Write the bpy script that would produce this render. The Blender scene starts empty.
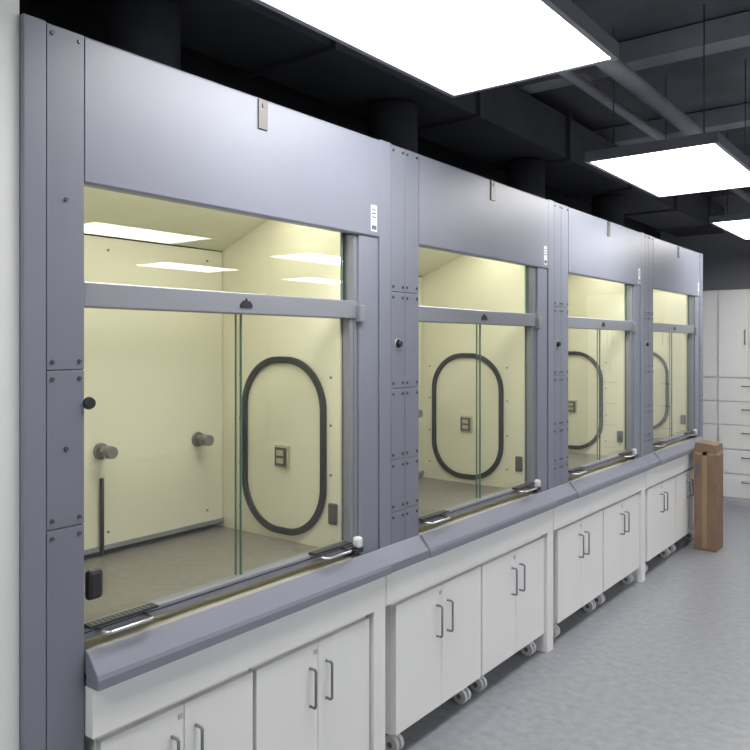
import bpy, bmesh, math, random
from mathutils import Vector, Matrix
random.seed(3)
scene = bpy.context.scene
scene.view_settings.view_transform = 'Standard'
scene.view_settings.exposure = 0.0
COL = scene.collection

# ------------------------------------------------------------ materials
def mat(name, col, rough=0.5, metal=0.0, noise=0.0, nscale=8.0, bump=0.0, bscale=200.0, emit=None, estr=0.0, coat=0.0, spec=0.5):
    m = bpy.data.materials.new(name); m.use_nodes = True
    nt = m.node_tree; b = nt.nodes['Principled BSDF']
    b.inputs['Base Color'].default_value = (*col, 1)
    b.inputs['Roughness'].default_value = rough
    b.inputs['Metallic'].default_value = metal
    b.inputs['Specular IOR Level'].default_value = spec
    b.inputs['Coat Weight'].default_value = coat
    tc = nt.nodes.new('ShaderNodeTexCoord')
    if noise > 0:
        n = nt.nodes.new('ShaderNodeTexNoise'); n.inputs['Scale'].default_value = nscale
        n.inputs['Detail'].default_value = 6
        nt.links.new(tc.outputs['Object'], n.inputs['Vector'])
        r = nt.nodes.new('ShaderNodeValToRGB')
        r.color_ramp.elements[0].position = 0.3; r.color_ramp.elements[1].position = 0.7
        r.color_ramp.elements[0].color = (*[c*(1-noise) for c in col], 1)
        r.color_ramp.elements[1].color = (*[min(1, c*(1+noise)) for c in col], 1)
        nt.links.new(n.outputs['Fac'], r.inputs['Fac'])
        nt.links.new(r.outputs['Color'], b.inputs['Base Color'])
    if bump > 0:
        n2 = nt.nodes.new('ShaderNodeTexNoise'); n2.inputs['Scale'].default_value = bscale
        nt.links.new(tc.outputs['Object'], n2.inputs['Vector'])
        bp = nt.nodes.new('ShaderNodeBump'); bp.inputs['Strength'].default_value = bump
        bp.inputs['Distance'].default_value = 0.002
        nt.links.new(n2.outputs['Fac'], bp.inputs['Height'])
        nt.links.new(bp.outputs['Normal'], b.inputs['Normal'])
    if emit:
        b.inputs['Emission Color'].default_value = (*emit, 1)
        b.inputs['Emission Strength'].default_value = estr
    return m

M_grey = mat('grey_enamel', (0.215, 0.226, 0.278), 0.40, noise=0.03, nscale=3, bump=0.05)
M_grey2 = mat('grey_enamel_plate', (0.195, 0.206, 0.255), 0.42, noise=0.03, nscale=5, bump=0.05)
M_sash = mat('sash_metal', (0.28, 0.29, 0.325), 0.35, metal=0.3)
M_steel = mat('brushed_steel', (0.6, 0.6, 0.6), 0.3, metal=0.9)
M_bolt = mat('bolt_steel', (0.10, 0.105, 0.12), 0.35, metal=0.6)
M_handle = mat('handle_grey', (0.22, 0.23, 0.25), 0.35, metal=0.5)
M_cream = mat('cream_liner', (0.80, 0.778, 0.635), 0.4, noise=0.015, nscale=3)
M_lip = mat('beige_lip', (0.40, 0.375, 0.30), 0.5)
M_outlet = mat('outlet_brass', (0.50, 0.46, 0.34), 0.4)
M_work = mat('epoxy_worktop', (0.22, 0.202, 0.18), 0.35, noise=0.10, nscale=30)
M_black = mat('black_rubber', (0.02, 0.02, 0.022), 0.45)
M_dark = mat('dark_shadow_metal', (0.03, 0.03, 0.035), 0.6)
M_white = mat('white_cabinet', (0.87, 0.87, 0.86), 0.4, noise=0.01, nscale=2)
M_wallw = mat('white_wall_paint', (0.80, 0.81, 0.80), 0.7, noise=0.02, nscale=2, bump=0.1)
M_wallg = mat('grey_wall_paint', (0.50, 0.51, 0.54), 0.8, noise=0.03, nscale=2)
M_walld = mat('dark_wall', (0.06, 0.062, 0.07), 0.9, noise=0.1, nscale=2)
M_ceil = mat('dark_ceiling', (0.20, 0.205, 0.23), 0.9, noise=0.15, nscale=3)
M_duct = mat('duct_metal', (0.50, 0.51, 0.56), 0.6, noise=0.1, nscale=4)
M_ductd = mat('duct_dark_paint', (0.11, 0.114, 0.13), 0.7, noise=0.1, nscale=4)
M_nozzle = mat('nozzle_grey', (0.20, 0.20, 0.185), 0.4)
M_label = mat('label_paper', (0.75, 0.76, 0.75), 0.6)
M_ink = mat('label_ink', (0.12, 0.13, 0.2), 0.6)
M_tag = mat('tag_metal', (0.10, 0.095, 0.09), 0.4, metal=0.3)
M_plastic = mat('white_plastic', (0.75, 0.75, 0.75), 0.35)
M_tape = mat('packing_tape', (0.34, 0.235, 0.14), 0.25)
M_panel = mat('led_diffuser', (0.9, 0.9, 0.9), 0.6, emit=(1.0, 0.99, 0.97), estr=13.0)
M_hlamp = mat('hood_lamp_tube', (0.9, 0.9, 0.8), 0.5, emit=(1.0, 0.97, 0.83), estr=9.3)
M_card = mat('cardboard', (0.24, 0.155, 0.10), 0.8, noise=0.08, nscale=12, bump=0.15, bscale=80)

def floor_mat():
    m = mat('vinyl_floor', (0.25, 0.26, 0.29), 0.30)
    nt = m.node_tree; b = nt.nodes['Principled BSDF']
    tc = nt.nodes.new('ShaderNodeTexCoord')
    n1 = nt.nodes.new('ShaderNodeTexNoise'); n1.inputs['Scale'].default_value = 22; n1.inputs['Detail'].default_value = 8
    nt.links.new(tc.outputs['Object'], n1.inputs['Vector'])
    r = nt.nodes.new('ShaderNodeValToRGB')
    r.color_ramp.elements[0].position = 0.30; r.color_ramp.elements[0].color = (0.25, 0.26, 0.285, 1)
    r.color_ramp.elements[1].position = 0.72; r.color_ramp.elements[1].color = (0.33, 0.34, 0.365, 1)
    nt.links.new(n1.outputs['Fac'], r.inputs['Fac'])
    nt.links.new(r.outputs['Color'], b.inputs['Base Color'])
    return m
M_floor = floor_mat()

def glass_mat(name, tint):
    m = bpy.data.materials.new(name); m.use_nodes = True
    nt = m.node_tree; nt.nodes.clear()
    o = nt.nodes.new('ShaderNodeOutputMaterial')
    t = nt.nodes.new('ShaderNodeBsdfTransparent'); t.inputs['Color'].default_value = (*tint, 1)
    g = nt.nodes.new('ShaderNodeBsdfGlossy'); g.inputs['Roughness'].default_value = 0.0
    lw = nt.nodes.new('ShaderNodeLayerWeight'); lw.inputs['Blend'].default_value = 0.5
    pw = nt.nodes.new('ShaderNodeMath'); pw.operation = 'POWER'; pw.inputs[1].default_value = 4.5
    a = nt.nodes.new('ShaderNodeMath'); a.operation = 'MULTIPLY_ADD'
    a.inputs[1].default_value = 0.9; a.inputs[2].default_value = 0.085
    mx = nt.nodes.new('ShaderNodeMixShader')
    nt.links.new(lw.outputs['Facing'], pw.inputs[0]); nt.links.new(pw.outputs[0], a.inputs[0])
    nt.links.new(a.outputs[0], mx.inputs[0])
    nt.links.new(t.outputs[0], mx.inputs[1]); nt.links.new(g.outputs[0], mx.inputs[2])
    nt.links.new(mx.outputs[0], o.inputs[0])
    return m
M_glass = glass_mat('sash_glass', (0.93, 0.955, 0.91))
M_gedge = mat('glass_edge', (0.10, 0.17, 0.13), 0.2)

# ------------------------------------------------------------ mesh helpers
def finish(bm, name, m, parent=None, smooth=False, bevel=0.0, seg=2):
    bmesh.ops.recalc_face_normals(bm, faces=bm.faces)
    me = bpy.data.meshes.new(name); bm.to_mesh(me); bm.free()
    for mm in (m if isinstance(m, list) else [m]):
        me.materials.append(mm)
    if smooth:
        for p in me.polygons: p.use_smooth = True
    o = bpy.data.objects.new(name, me); COL.objects.link(o)
    if parent: o.parent = parent
    if bevel > 0:
        b = o.modifiers.new('bevel', 'BEVEL'); b.width = bevel; b.segments = seg; b.limit_method = 'ANGLE'
    return o

def addbox(bm, x0, x1, y0, y1, z0, z1, mi=0):
    v = [bm.verts.new(c) for c in ((x0,y0,z0),(x1,y0,z0),(x1,y1,z0),(x0,y1,z0),(x0,y0,z1),(x1,y0,z1),(x1,y1,z1),(x0,y1,z1))]
    for idx in ((0,3,2,1),(4,5,6,7),(0,1,5,4),(1,2,6,5),(2,3,7,6),(3,0,4,7)):
        f = bm.faces.new([v[i] for i in idx]); f.material_index = mi

def box(name, x0, x1, y0, y1, z0, z1, m, parent=None, bevel=0.0):
    bm = bmesh.new(); addbox(bm, x0, x1, y0, y1, z0, z1)
    return finish(bm, name, m, parent, bevel=bevel)

def boxes(name, lst, m, parent=None, bevel=0.0):
    bm = bmesh.new()
    for b in lst: addbox(bm, *b)
    return finish(bm, name, m, parent, bevel=bevel)

def addcyl(bm, p0, p1, r0, r1=None, n=20, mi=0):
    p0 = Vector(p0); p1 = Vector(p1); r1 = r0 if r1 is None else r1
    d = (p1-p0); q = d.normalized().to_track_quat('Z', 'Y')
    a, b = [], []
    for i in range(n):
        t = 2*math.pi*i/n; v = Vector((math.cos(t), math.sin(t), 0))
        a.append(bm.verts.new(p0 + q @ (v*r0))); b.append(bm.verts.new(p1 + q @ (v*r1)))
    for i in range(n):
        f = bm.faces.new([a[i], a[(i+1) % n], b[(i+1) % n], b[i]]); f.smooth = True
    bm.faces.new(a[::-1]); bm.faces.new(b)

def cyls(name, lst, m, parent=None, n=20, bevel=0.0):
    bm = bmesh.new()
    for c in lst: addcyl(bm, *c, n=n)
    return finish(bm, name, m, parent, bevel=bevel)

def prism_y(name, prof, y0, y1, m, parent=None, bevel=0.0):
    bm = bmesh.new()
    a = [bm.verts.new((x, y0, z)) for x, z in prof]; b = [bm.verts.new((x, y1, z)) for x, z in prof]
    n = len(prof)
    for i in range(n): bm.faces.new([a[i], a[(i+1) % n], b[(i+1) % n], b[i]])
    bm.faces.new(a[::-1]); bm.faces.new(b)
    return finish(bm, name, m, parent, bevel=bevel)

def tube(name, pts, r, m, parent=None, n=10):
    cu = bpy.data.curves.new(name, 'CURVE'); cu.dimensions = '3D'; cu.bevel_depth = r; cu.bevel_resolution = 3
    cu.use_fill_caps = True
    s = cu.splines.new('POLY'); s.points.add(len(pts)-1)
    for p, c in zip(s.points, pts): p.co = (*c, 1)
    cu.materials.append(m)
    o = bpy.data.objects.new(name, cu); COL.objects.link(o)
    if parent: o.parent = parent
    return o

def empty(name):
    e = bpy.data.objects.new(name, None); COL.objects.link(e); e.empty_display_size = 0.1
    return e

def stadium(cx, cz, w, h, r, n=14):
    pts = []
    for (sx, sz, a0) in ((1, 1, 0), (-1, 1, 90), (-1, -1, 180), (1, -1, 270)):
        ox = cx + sx*(w/2-r); oz = cz + sz*(h/2-r)
        for i in range(n+1):
            a = math.radians(a0 + 90*i/n); pts.append((ox + r*math.cos(a), oz + r*math.sin(a)))
    return pts

def oval_ring(name, cx, cz, w, h, band, r, y_wall, thick, m, parent):
    bm = bmesh.new()
    po = stadium(cx, cz, w, h, r); pi = stadium(cx, cz, w-2*band, h-2*band, r-band)
    y1 = y_wall; y0 = y_wall-thick
    A = [bm.verts.new((x, y0, z)) for x, z in po]; B = [bm.verts.new((x, y0, z)) for x, z in pi]
    C = [bm.verts.new((x, y1, z)) for x, z in po]; D = [bm.verts.new((x, y1, z)) for x, z in pi]
    n = len(po)
    for i in range(n):
        j = (i+1) % n
        bm.faces.new([A[i], A[j], B[j], B[i]]); bm.faces.new([A[i], C[i], C[j], A[j]])
        bm.faces.new([B[i], B[j], D[j], D[i]]); bm.faces.new([C[i], D[i], D[j], C[j]])
    return finish(bm, name, m, parent, bevel=0.004)

# ------------------------------------------------------------ room
X0, X1, Y0, Y1, ZC = -1.05, 7.6, -2.6, 9.25, 3.35
PLN = 0.930      # start of the hood row
box('floor', X0-0.1, X1+0.1, Y0-0.1, Y1+0.1, -0.1, 0, M_floor)
box('ceiling', X0-0.1, X1+0.1, Y0-0.1, Y1+0.1, ZC, ZC+0.1, M_ceil)
box('wall_left', X0-0.1, X0, Y0-0.1, Y1+0.1, 0, ZC, M_walld)
box('wall_far', X0, X1, Y1, Y1+0.1, 0, ZC, M_wallg)
box('wall_right', X1, X1+0.1, Y0-0.1, Y1+0.1, 0, ZC, M_wallg)
box('wall_near', X0, X1, Y0-0.1, Y0, 0, ZC, M_wallg)
box('wall_partition', X0, -0.012, Y0, PLN-0.002, 0, ZC, M_wallw)

# ------------------------------------------------------------ fume hoods
ZT = 2.443; ZH = 2.065
def hood(k):
    s = 1.092 + 1.52*k
    e = s + 1.249
    W = 1.13                      # sash width
    p = empty('fume_hood')
    pl = PLN if k == 0 else s-0.269
    if k == 0:
        st = [(PLN, PLN+0.057)]; plates = [(PLN+0.059, s-0.002)]
    else:
        st = [(pl, s-0.197)]; plates = [(s-0.195, s-0.102), (s-0.100, s-0.002)]
    zb = 0.06 if k == 0 else 0.80
    box('post_body', -0.10, -0.004, pl, s, zb, ZT+0.004, M_grey, p, 0.003)
    for a, b in st: box('post_strip', -0.006, 0.004, a, b, zb+0.001, ZT+0.004, M_grey, p, 0.003)
    segs = [(zb+0.002, 1.19), (1.193, 1.585), (1.588, ZT)] if k == 0 else [(zb+0.002, 0.985), (0.988, 1.19), (1.193, 1.475), (1.478, 1.86), (1.863, ZT)]
    bl = []
    for a, b in plates:
        boxes('post_plate', [(-0.005, 0.003, a, b, z0, z1) for z0, z1 in segs], M_grey2, p, 0.0015)
        for z0, z1 in segs:
            for zz in (z0+0.02, z1-0.02):
                for yy in (a+0.014, b-0.014):
                    bl.append(((0.002, yy, zz), (0.007, yy, zz), 0.0065, 0.005))
            if k == 0: bl.append(((0.002, (a+b)/2, (z0+z1)/2), (0.007, (a+b)/2, (z0+z1)/2), 0.0065, 0.005))
    cyls('post_bolts', bl, M_bolt, p, n=10)
    if k == 0:
        cyls('sash_knob', [((-0.02, s+0.010, 1.50), (0.010, s+0.010, 1.50), 0.010), ((0.004, s+0.010, 1.50), (0.014, s+0.010, 1.50), 0.017, 0.014)], M_black, p)
    else:
        cyls('switch_knob', [((0.003, s-0.148, 1.655), (0.007, s-0.148, 1.655), 0.018), ((0.007, s-0.148, 1.655), (0.020, s-0.148, 1.655), 0.012, 0.010)], M_black, p)
        cyls('switch_ring', [((0.001, s-0.148, 1.655), (0.005, s-0.148, 1.655), 0.023)], M_steel, p)
    prism_y('header_panel', [(-0.02, ZT), (0.0, ZT), (0.004, ZT-0.006), (0.004, ZH+0.006), (0.0, ZH), (-0.03, ZH), (-0.03, ZH+0.012), (-0.02, ZH+0.012)], s, e, M_grey, p)
    box('hood_roof', -0.90, -0.02, pl, e, ZT-0.03, ZT-0.004, M_ductd, p)
    box('hood_back', -0.90, -0.885, pl, e, 0.78, ZT-0.03, M_ductd, p)
    # right jamb
    box('right_jamb', -0.10, -0.002, s+W, e, 0.80, ZH-0.001, M_grey, p, 0.003)
    box('jamb_channel', -0.06, -0.012, s+W-0.018, s+W, 0.90, ZH-0.001, M_sash, p, 0.002)
    # liner
    yr = s+1.082; yl = s-0.01; xb = -0.71
    box('liner_right', -0.88, -0.055, yr, yr+0.012, 0.84, ZT-0.035, M_cream, p)
    box('liner_left', -0.88, -0.055, yl, yl+0.010, 0.84, ZT-0.035, M_cream, p)
    box('side_cavity_right', -0.88, -0.10, yr+0.012, e-0.02, 0.82, ZT-0.035, M_grey2, p)
    box('baffle_main', xb-0.008, xb+0.001, yl+0.012, yr-0.002, 0.912, 2.046, M_cream, p, 0.002)
    box('rear_liner', -0.882, -0.875, yl+0.012, yr-0.002, 0.84, 2.3, M_dark, p)
    prism_y('baffle_top', [(xb, 2.051), (xb, 2.060), (-0.30, 2.215), (-0.30, 2.207)], yl+0.012, yr-0.002, M_cream, p)
    boxes('baffle_slot_trim', [(xb-0.006, xb+0.010, yl+0.012, yr-0.002, 0.898, 0.914)], M_sash, p)
    cyls('baffle_screws', [((xb, s+t*1.06, z), (xb+0.004, s+t*1.06, z), 0.005) for t in (0.06, 0.5, 0.94) for z in (0.96, 2.0)], M_nozzle, p, n=8)
    prism_y('liner_roof', [(-0.30, 2.207), (-0.30, 2.215), (-0.06, 2.34), (-0.06, 2.332)], yl+0.012, yr-0.002, M_cream, p)
    box('hood_lamp', -0.26, -0.10, s+0.12, yr-0.12, 2.185, 2.205, M_hlamp, p)
    # worktop
    box('worktop', -0.88, -0.075, yl+0.01, yr, 0.84, 0.876, M_work, p)
    box('worktop_front_lip', -0.074, 0.004, s+0.002, s+W, 0.80, 0.864, M_lip, p, 0.006)
    # airfoil sill
    prism_y('airfoil_sill', [(0.005, 0.862), (0.014, 0.866), (0.058, 0.812), (0.062, 0.80), (0.062, 0.775), (0.005, 0.775)], s, e, M_grey, p, 0.003)
    if k:
        prism_y('post_foot', [(0.0, 0.862), (0.006, 0.862), (0.056, 0.808), (0.058, 0.775), (0.0, 0.775)], pl, s-0.001, M_grey2, p, 0.003)
    def pane(nm, x, a, b, z0, z1):
        bm = bmesh.new()
        bm.faces.new([bm.verts.new(c) for c in ((x, a, z0), (x, b, z0), (x, b, z1), (x, a, z1))])
        return finish(bm, nm, M_glass, p)
    mid = s+0.555
    pane('glass_upper', -0.040, s+0.002, s+W-0.018, 1.81, ZH+0.02)
    pane('glass_left', -0.030, s+0.002, mid+0.008, 0.91, 1.755)
    pane('glass_right', -0.042, mid-0.002, s+W-0.018, 0.91, 1.755)
    boxes('glass_edges', [(-0.033, -0.027, mid+0.006, mid+0.011, 0.92, 1.75), (-0.045, -0.039, mid-0.004, mid-0.001, 0.92, 1.75),
                          (-0.043, -0.037, s+W-0.06, s+W-0.055, 1.81, ZH+0.02)], M_gedge, p)
    box('sash_top_bar', -0.055, -0.008, s+0.002, s+W, 1.748, 1.815, M_sash, p, 0.004)
    box('sash_bar_end', -0.03, 0.012, s+W-0.012, s+W+0.018, 1.735, 1.80, M_sash, p, 0.004)
    box('sash_side_frame', -0.05, -0.015, s+W-0.040, s+W-0.018, 0.90, 1.75, M_sash, p, 0.003)
    boxes('sash_bottom_rail', [(-0.055, -0.012, s+0.002, s+W-0.018, 0.884, 0.918)], M_sash, p, 0.004)
    box('sash_rail_groove', -0.0125, -0.0105, s+0.004, s+W-0.02, 0.903, 0.906, M_dark, p)
    for (a, b) in ((s+0.01, s+0.22), (s+W-0.26, s+W-0.06)):
        box('sash_vent', -0.022, 0.012, a, b, 0.9185, 0.925, M_black, p, 0.001)
        boxes('sash_vent_slots', [(-0.016, 0.008, a+0.014+i*0.014, a+0.017+i*0.014, 0.9245, 0.9258) for i in range(int((b-a-0.02)/0.014))], M_nozzle, p)
        tube('sash_handle', [(-0.01, a+0.03, 0.905), (0.035, a+0.035, 0.905), (0.04, a+0.045, 0.905), (0.04, b-0.045, 0.905), (0.035, b-0.035, 0.905), (-0.01, b-0.03, 0.905)], 0.005, M_steel, p)
    box('sash_latch', -0.012, 0.018, s+W-0.030, s+W, 0.895, 0.935, M_plastic, p, 0.008)
    box('sash_latch_base', -0.012, 0.016, s+W-0.05, s+W+0.006, 0.876, 0.894, M_black, p, 0.003)
    bm = bmesh.new()
    by = s+0.565; prof = [(-0.026, 1.776), (-0.014, 1.790), (-0.007, 1.787), (0, 1.798), (0.007, 1.787), (0.014, 1.790), (0.026, 1.776), (0.024, 1.768), (-0.024, 1.768)]
    a = [bm.verts.new((-0.009, by+u, z)) for u, z in prof]; b2 = [bm.verts.new((-0.004, by+u, z)) for u, z in prof]
    for i in range(len(prof)): bm.faces.new([a[i], a[(i+1) % len(prof)], b2[(i+1) % len(prof)], b2[i]])
    bm.faces.new(a); bm.faces.new(b2)
    finish(bm, 'maker_badge', M_black, p)
    boxes('header_tag', [(0.004, 0.009, s+0.605, s+0.645, ZT-0.10, ZT-0.004), (0.009, 0.012, s+0.62, s+0.63, ZT-0.03, ZT-0.018)], M_tag, p, 0.001)
    box('header_sticker', 0.0042, 0.0052, s+1.193, s+1.23, 2.085, 2.185, M_label, p)
    boxes('sticker_print', [(0.0052, 0.0056, s+1.197, s+1.226, 2.165-0.014*i, 2.170-0.014*i) for i in range(3)] + [(0.0052, 0.0056, s+1.197, s+1.226, 2.092, 2.108)], M_ink, p)
    # oval access window on right liner
    cx, cz = (-0.350, -0.408, -0.435, -0.435)[k], 1.252
    oval_ring('oval_window_gasket', cx, cz, 0.46, 0.705, 0.027, 0.205, yr, 0.014, M_black, p)
    scr = []
    for sx in (-1, 1):
        for dz in (-0.25, -0.085, 0.085, 0.25):
            scr.append(((cx + sx*0.25, yr-0.004, cz+dz*1.1), (cx + sx*0.25, yr, cz+dz*1.1), 0.005))
    cyls('liner_screws', scr, M_nozzle, p, n=8)
    oz = 1.207
    boxes('outlet_box', [(cx-0.040, cx+0.036, yr-0.012, yr, oz-0.045, oz+0.045)], M_outlet, p, 0.003)
    boxes('outlet_frame', [(cx-0.032, cx+0.028, yr-0.018, yr-0.011, oz-0.036, oz+0.036)], M_tag, p, 0.002)
    boxes('outlet_socket', [(cx-0.020, cx+0.016, yr-0.0205, yr-0.0175, oz-0.026, oz-0.005), (cx-0.020, cx+0.016, yr-0.0205, yr-0.0175, oz+0.005, oz+0.026)], M_outlet, p)
    box('cable_port', -0.105, -0.065, yr-0.015, yr, 0.975, 1.055, M_tag, p, 0.006)
    if k == 0:
        box('cable_port_left', -0.026, 0.0, s+0.012, s+0.058, 0.985, 1.065, M_black, p, 0.012)
    nz = []
    for yy in (s+0.498, s+0.944):
        nz += [((xb, yy, 1.262), (xb+0.01, yy, 1.262), 0.030), ((xb+0.01, yy, 1.262), (xb+0.045, yy, 1.262), 0.019, 0.016),
               ((xb+0.045, yy, 1.262), (xb+0.08, yy, 1.262), 0.024, 0.022)]
    cyls('service_nozzles', nz, M_nozzle, p)
    cyls('support_rod', [((xb+0.012, s+0.498, 0.89), (xb+0.012, s+0.498, 1.163), 0.008)], M_black, p, n=10)
    return s, e, pl
H = [hood(k) for k in range(4)]
ee = H[3][1]
pe = empty('hood_end_post')
box('end_post_body', -0.90, 0.0, ee+0.002, ee+0.115, 0.80, ZT+0.004, M_grey, pe, 0.003)
boxes('end_post_plate', [(-0.001, 0.004, ee+0.014, ee+0.105, a, b) for a, b in ((0.81, 1.19), (1.193, 1.585), (1.588, ZT))], M_grey2, pe, 0.001)
cyls('end_post_bolts', [((0.003, ee+yy, z), (0.007, ee+yy, z), 0.005) for yy in (0.028, 0.09) for z in (0.83, 1.17, 1.21, 1.56, 1.61, 2.0, 2.42)], M_bolt, pe, n=8)

# ------------------------------------------------------------ bench frames
for k in range(4):
    s, e, pl = H[k]
    if k == 0: pl = s
    p = empty('bench_frame')
    ye = e if k < 3 else e+0.115
    box('apron', -0.02, 0.035, pl+0.002, ye-0.002, 0.645, 0.773, M_white, p, 0.002)
    box('bench_top_support', -0.88, -0.02, pl+0.002, ye-0.002, 0.70, 0.773, M_white, p)
    boxes('legs', [(-0.86, 0.035, ye-0.075, ye-0.004, 0.0, 0.645)], M_white, p, 0.002)

# ------------------------------------------------------------ mobile cabinets
def cabinet(a, b):
    p = empty('mobile_base_cabinet')
    zb, zt = 0.105, 0.628
    box('carcass', -0.50, 0.0, a, b, zb, zt, M_white, p, 0.002)
    m = (a+b)/2
    box('door_leaf_a', 0.002, 0.022, a+0.003, m-0.0015, zb+0.004, zt-0.006, M_white, p, 0.002)
    box('door_leaf_b', 0.002, 0.022, m+0.0015, b-0.003, zb+0.004, zt-0.006, M_white, p, 0.002)
    for yy in (m-0.042, m+0.042):
        z0, z1 = 0.415, 0.545
        tube('pull_handle', [(0.02, yy, z0), (0.045, yy, z0), (0.05, yy, z0+0.006), (0.05, yy, z1-0.006), (0.045, yy, z1), (0.02, yy, z1)], 0.0048, M_handle, p)
    boxes('door_lock', [(0.0215, 0.0245, m-0.022, m-0.006, 0.585, 0.60)], M_steel, p)
    for xx in (-0.04, -0.45):
        for yy in (a+0.07, b-0.07):
            cyls('caster_wheel', [((xx, yy-0.026, 0.036), (xx, yy-0.006, 0.036), 0.036), ((xx, yy+0.006, 0.036), (xx, yy+0.026, 0.036), 0.036)], M_plastic, p, n=20, bevel=0.004)
            cyls('caster_stem', [((xx+0.01, yy, 0.036), (xx+0.01, yy, zb), 0.010), ((xx+0.01, yy, zb-0.008), (xx+0.01, yy, zb), 0.028)], M_steel, p, n=12)
            cyls('caster_hub', [((xx, yy-0.029, 0.036), (xx, yy+0.029, 0.036), 0.012)], M_nozzle, p, n=12)
for k in range(4):
    s = H[k][0]
    if k == 0: cabinet(s+0.03, s+0.57); cabinet(s+0.58, s+1.165)
    else:
        cabinet(s-0.19, s+0.484); cabinet(s+0.494, s+1.165)

# ------------------------------------------------------------ tall storage at the far wall
def tall_unit(a, b):
    p = empty('storage_cabinet')
    yf = 8.45
    box('carcass', a, b, yf, Y1-0.02, 0.0, 2.22, M_white, p, 0.002)
    box('kick_recess', a+0.005, b-0.005, yf-0.003, yf-0.001, 0.0, 0.05, M_duct, p)
    m = (a+b)/2
    for (u, v) in ((a+0.004, m-0.002), (m+0.002, b-0.004)):
        box('upper_door', u, v, yf-0.022, yf-0.002, 1.32, 2.205, M_white, p, 0.002)
    for xx in (m-0.03, m+0.03):
        tube('pull_handle', [(xx, yf-0.02, 1.66), (xx, yf-0.05, 1.66), (xx, yf-0.05, 1.80), (xx, yf-0.02, 1.80)], 0.006, M_handle, p)
    zs = [0.08, 0.33, 0.58, 0.83, 1.07, 1.31]
    for z0, z1 in zip(zs[:-1], zs[1:]):
        box('drawer_front', a+0.004, b-0.004, yf-0.022, yf-0.002, z0+0.004, z1-0.006, M_white, p, 0.002)
        zc = z1-0.08
        tube('drawer_pull', [(m-0.06, yf-0.02, zc), (m-0.06, yf-0.045, zc), (m+0.06, yf-0.045, zc), (m+0.06, yf-0.02, zc)], 0.006, M_handle, p)
for i in range(4): tall_unit(-0.80+0.59*i, -0.215+0.59*i)

# ------------------------------------------------------------ cardboard box
pc = empty('cardboard_box')
bx0, bx1, by0, by1 = 0.078, 0.25, 6.44, 6.66
box('box_body', bx0, bx1, by0, by1, 0.0, 0.79, M_card, pc, 0.004)
prism_y('box_lid', [(bx0, 0.79), (bx1, 0.79), (bx1-0.008, 0.85), (bx0+0.01, 0.865)], by0+0.004, by1-0.004, M_card, pc, 0.003)
boxes('box_tape', [(bx0+0.065, bx0+0.10, by0-0.001, by0+0.001, 0.02, 0.79), (bx0-0.001, bx1+0.001, by0-0.001, by1+0.001, 0.765, 0.79)], M_tape, pc)
boxes('box_print', [(bx0+0.02, bx0+0.045, by0-0.0015, by0, 0.60, 0.70)], M_ink, pc)

# ------------------------------------------------------------ ceiling light panels
def light(x0, y0, w=0.66, l=1.22, z=2.62):
    p = empty('ceiling_light_panel')
    box('diffuser', x0+0.02, x0+w-0.02, y0+0.02, y0+l-0.02, z, z+0.004, M_panel, p)
    boxes('panel_frame', [(x0, x0+w, y0, y0+0.02, z-0.004, z+0.05), (x0, x0+w, y0+l-0.02, y0+l, z-0.004, z+0.05),
                          (x0, x0+0.02, y0+0.02, y0+l-0.02, z-0.004, z+0.05), (x0+w-0.02, x0+w, y0+0.02, y0+l-0.02, z-0.004, z+0.05),
                          (x0+0.02, x0+w-0.02, y0+0.02, y0+l-0.02, z+0.005, z+0.05)], M_sash, p)
    cyls('hanger_cables', [((x0+a, y0+b, z+0.05), (x0+a, y0+b, ZC), 0.003) for a in (0.1, w-0.1) for b in (0.15, l-0.15)], M_ductd, p, n=6)
for y in (1.32-2.5, 1.32, 3.86, 6.38): light(0.21, y)
for y in (0.87, 3.37, 5.87): light(3.50, y)
for y in (0.5, 3.0, 5.5, 8.0): light(5.45, y)

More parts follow.
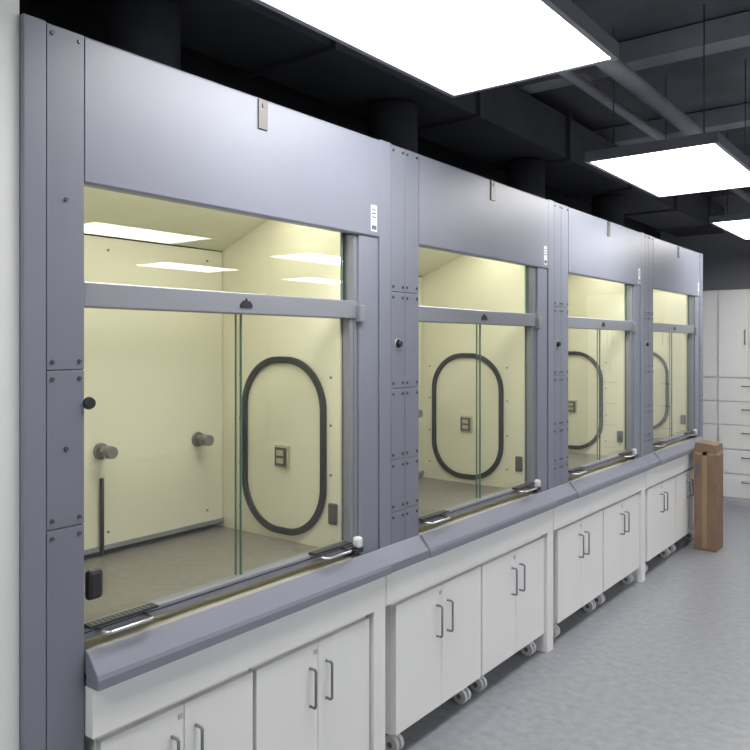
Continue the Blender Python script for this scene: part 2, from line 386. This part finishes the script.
# ------------------------------------------------------------ ceiling services
pd = empty('air_duct')
box('duct_run', -0.80, -0.30, 0.95, 9.1, 2.90, 3.18, M_ductd, pd, 0.004)
boxes('duct_flanges', [(-0.83, -0.27, y, y+0.03, 2.88, 3.20) for y in (1.2, 2.4, 3.6, 4.8, 6.0, 7.2, 8.4)], M_ductd, pd)
for k in range(4):
    s = H[k][0]
    pf = empty('exhaust_duct')
    cyls('exhaust_riser', [((-0.55, s+0.57, ZT+0.001), (-0.55, s+0.57, 2.878), 0.13)], M_ductd, pf, n=28)
    cyls('exhaust_collar', [((-0.55, s+0.57, ZT+0.001), (-0.55, s+0.57, ZT+0.04), 0.15)], M_ductd, pf, n=28)
pb = empty('roof_beams')
boxes('cross_beams', [(X0+0.01, X1-0.01, y, y+0.16, 3.22, 3.34) for y in (1.0, 2.6, 4.2, 5.8, 7.4)], M_duct, pb)
pp = empty('overhead_pipes')
cyls('pipe_runs', [((x, -2.5, z), (x, 9.1, z), r) for x, z, r in ((1.15, 3.10, 0.05), (1.35, 3.12, 0.035), (1.95, 3.02, 0.09), (0.1, 3.12, 0.03), (0.4, 3.05, 0.045))], M_duct, pp, n=16)
p2 = empty('supply_duct')
cyls('round_duct', [((3.1, -2.5, 3.0), (3.1, 9.1, 3.0), 0.17)], M_duct, p2, n=32)
cyls('duct_bands', [((3.1, y, 3.0), (3.1, y+0.03, 3.0), 0.18) for y in (-1, 0.5, 2, 3.5, 5, 6.5, 8)], M_duct, p2, n=32)

# ------------------------------------------------------------ world + camera
w = bpy.data.worlds.new('room_world'); scene.world = w; w.use_nodes = True
w.node_tree.nodes['Background'].inputs[0].default_value = (0.5, 0.53, 0.6, 1)
w.node_tree.nodes['Background'].inputs[1].default_value = 0.3

cd = bpy.data.cameras.new('camera'); cam = bpy.data.objects.new('camera', cd); COL.objects.link(cam)
F = 760.0
cd.sensor_width = 36; cd.lens = F/750*36
cd.shift_y = -30/750
cd.clip_start = 0.05
cam.location = (1.783, 0, 1.65)
cam.rotation_euler = (math.radians(90), 0, math.atan(585/F))
scene.camera = cam
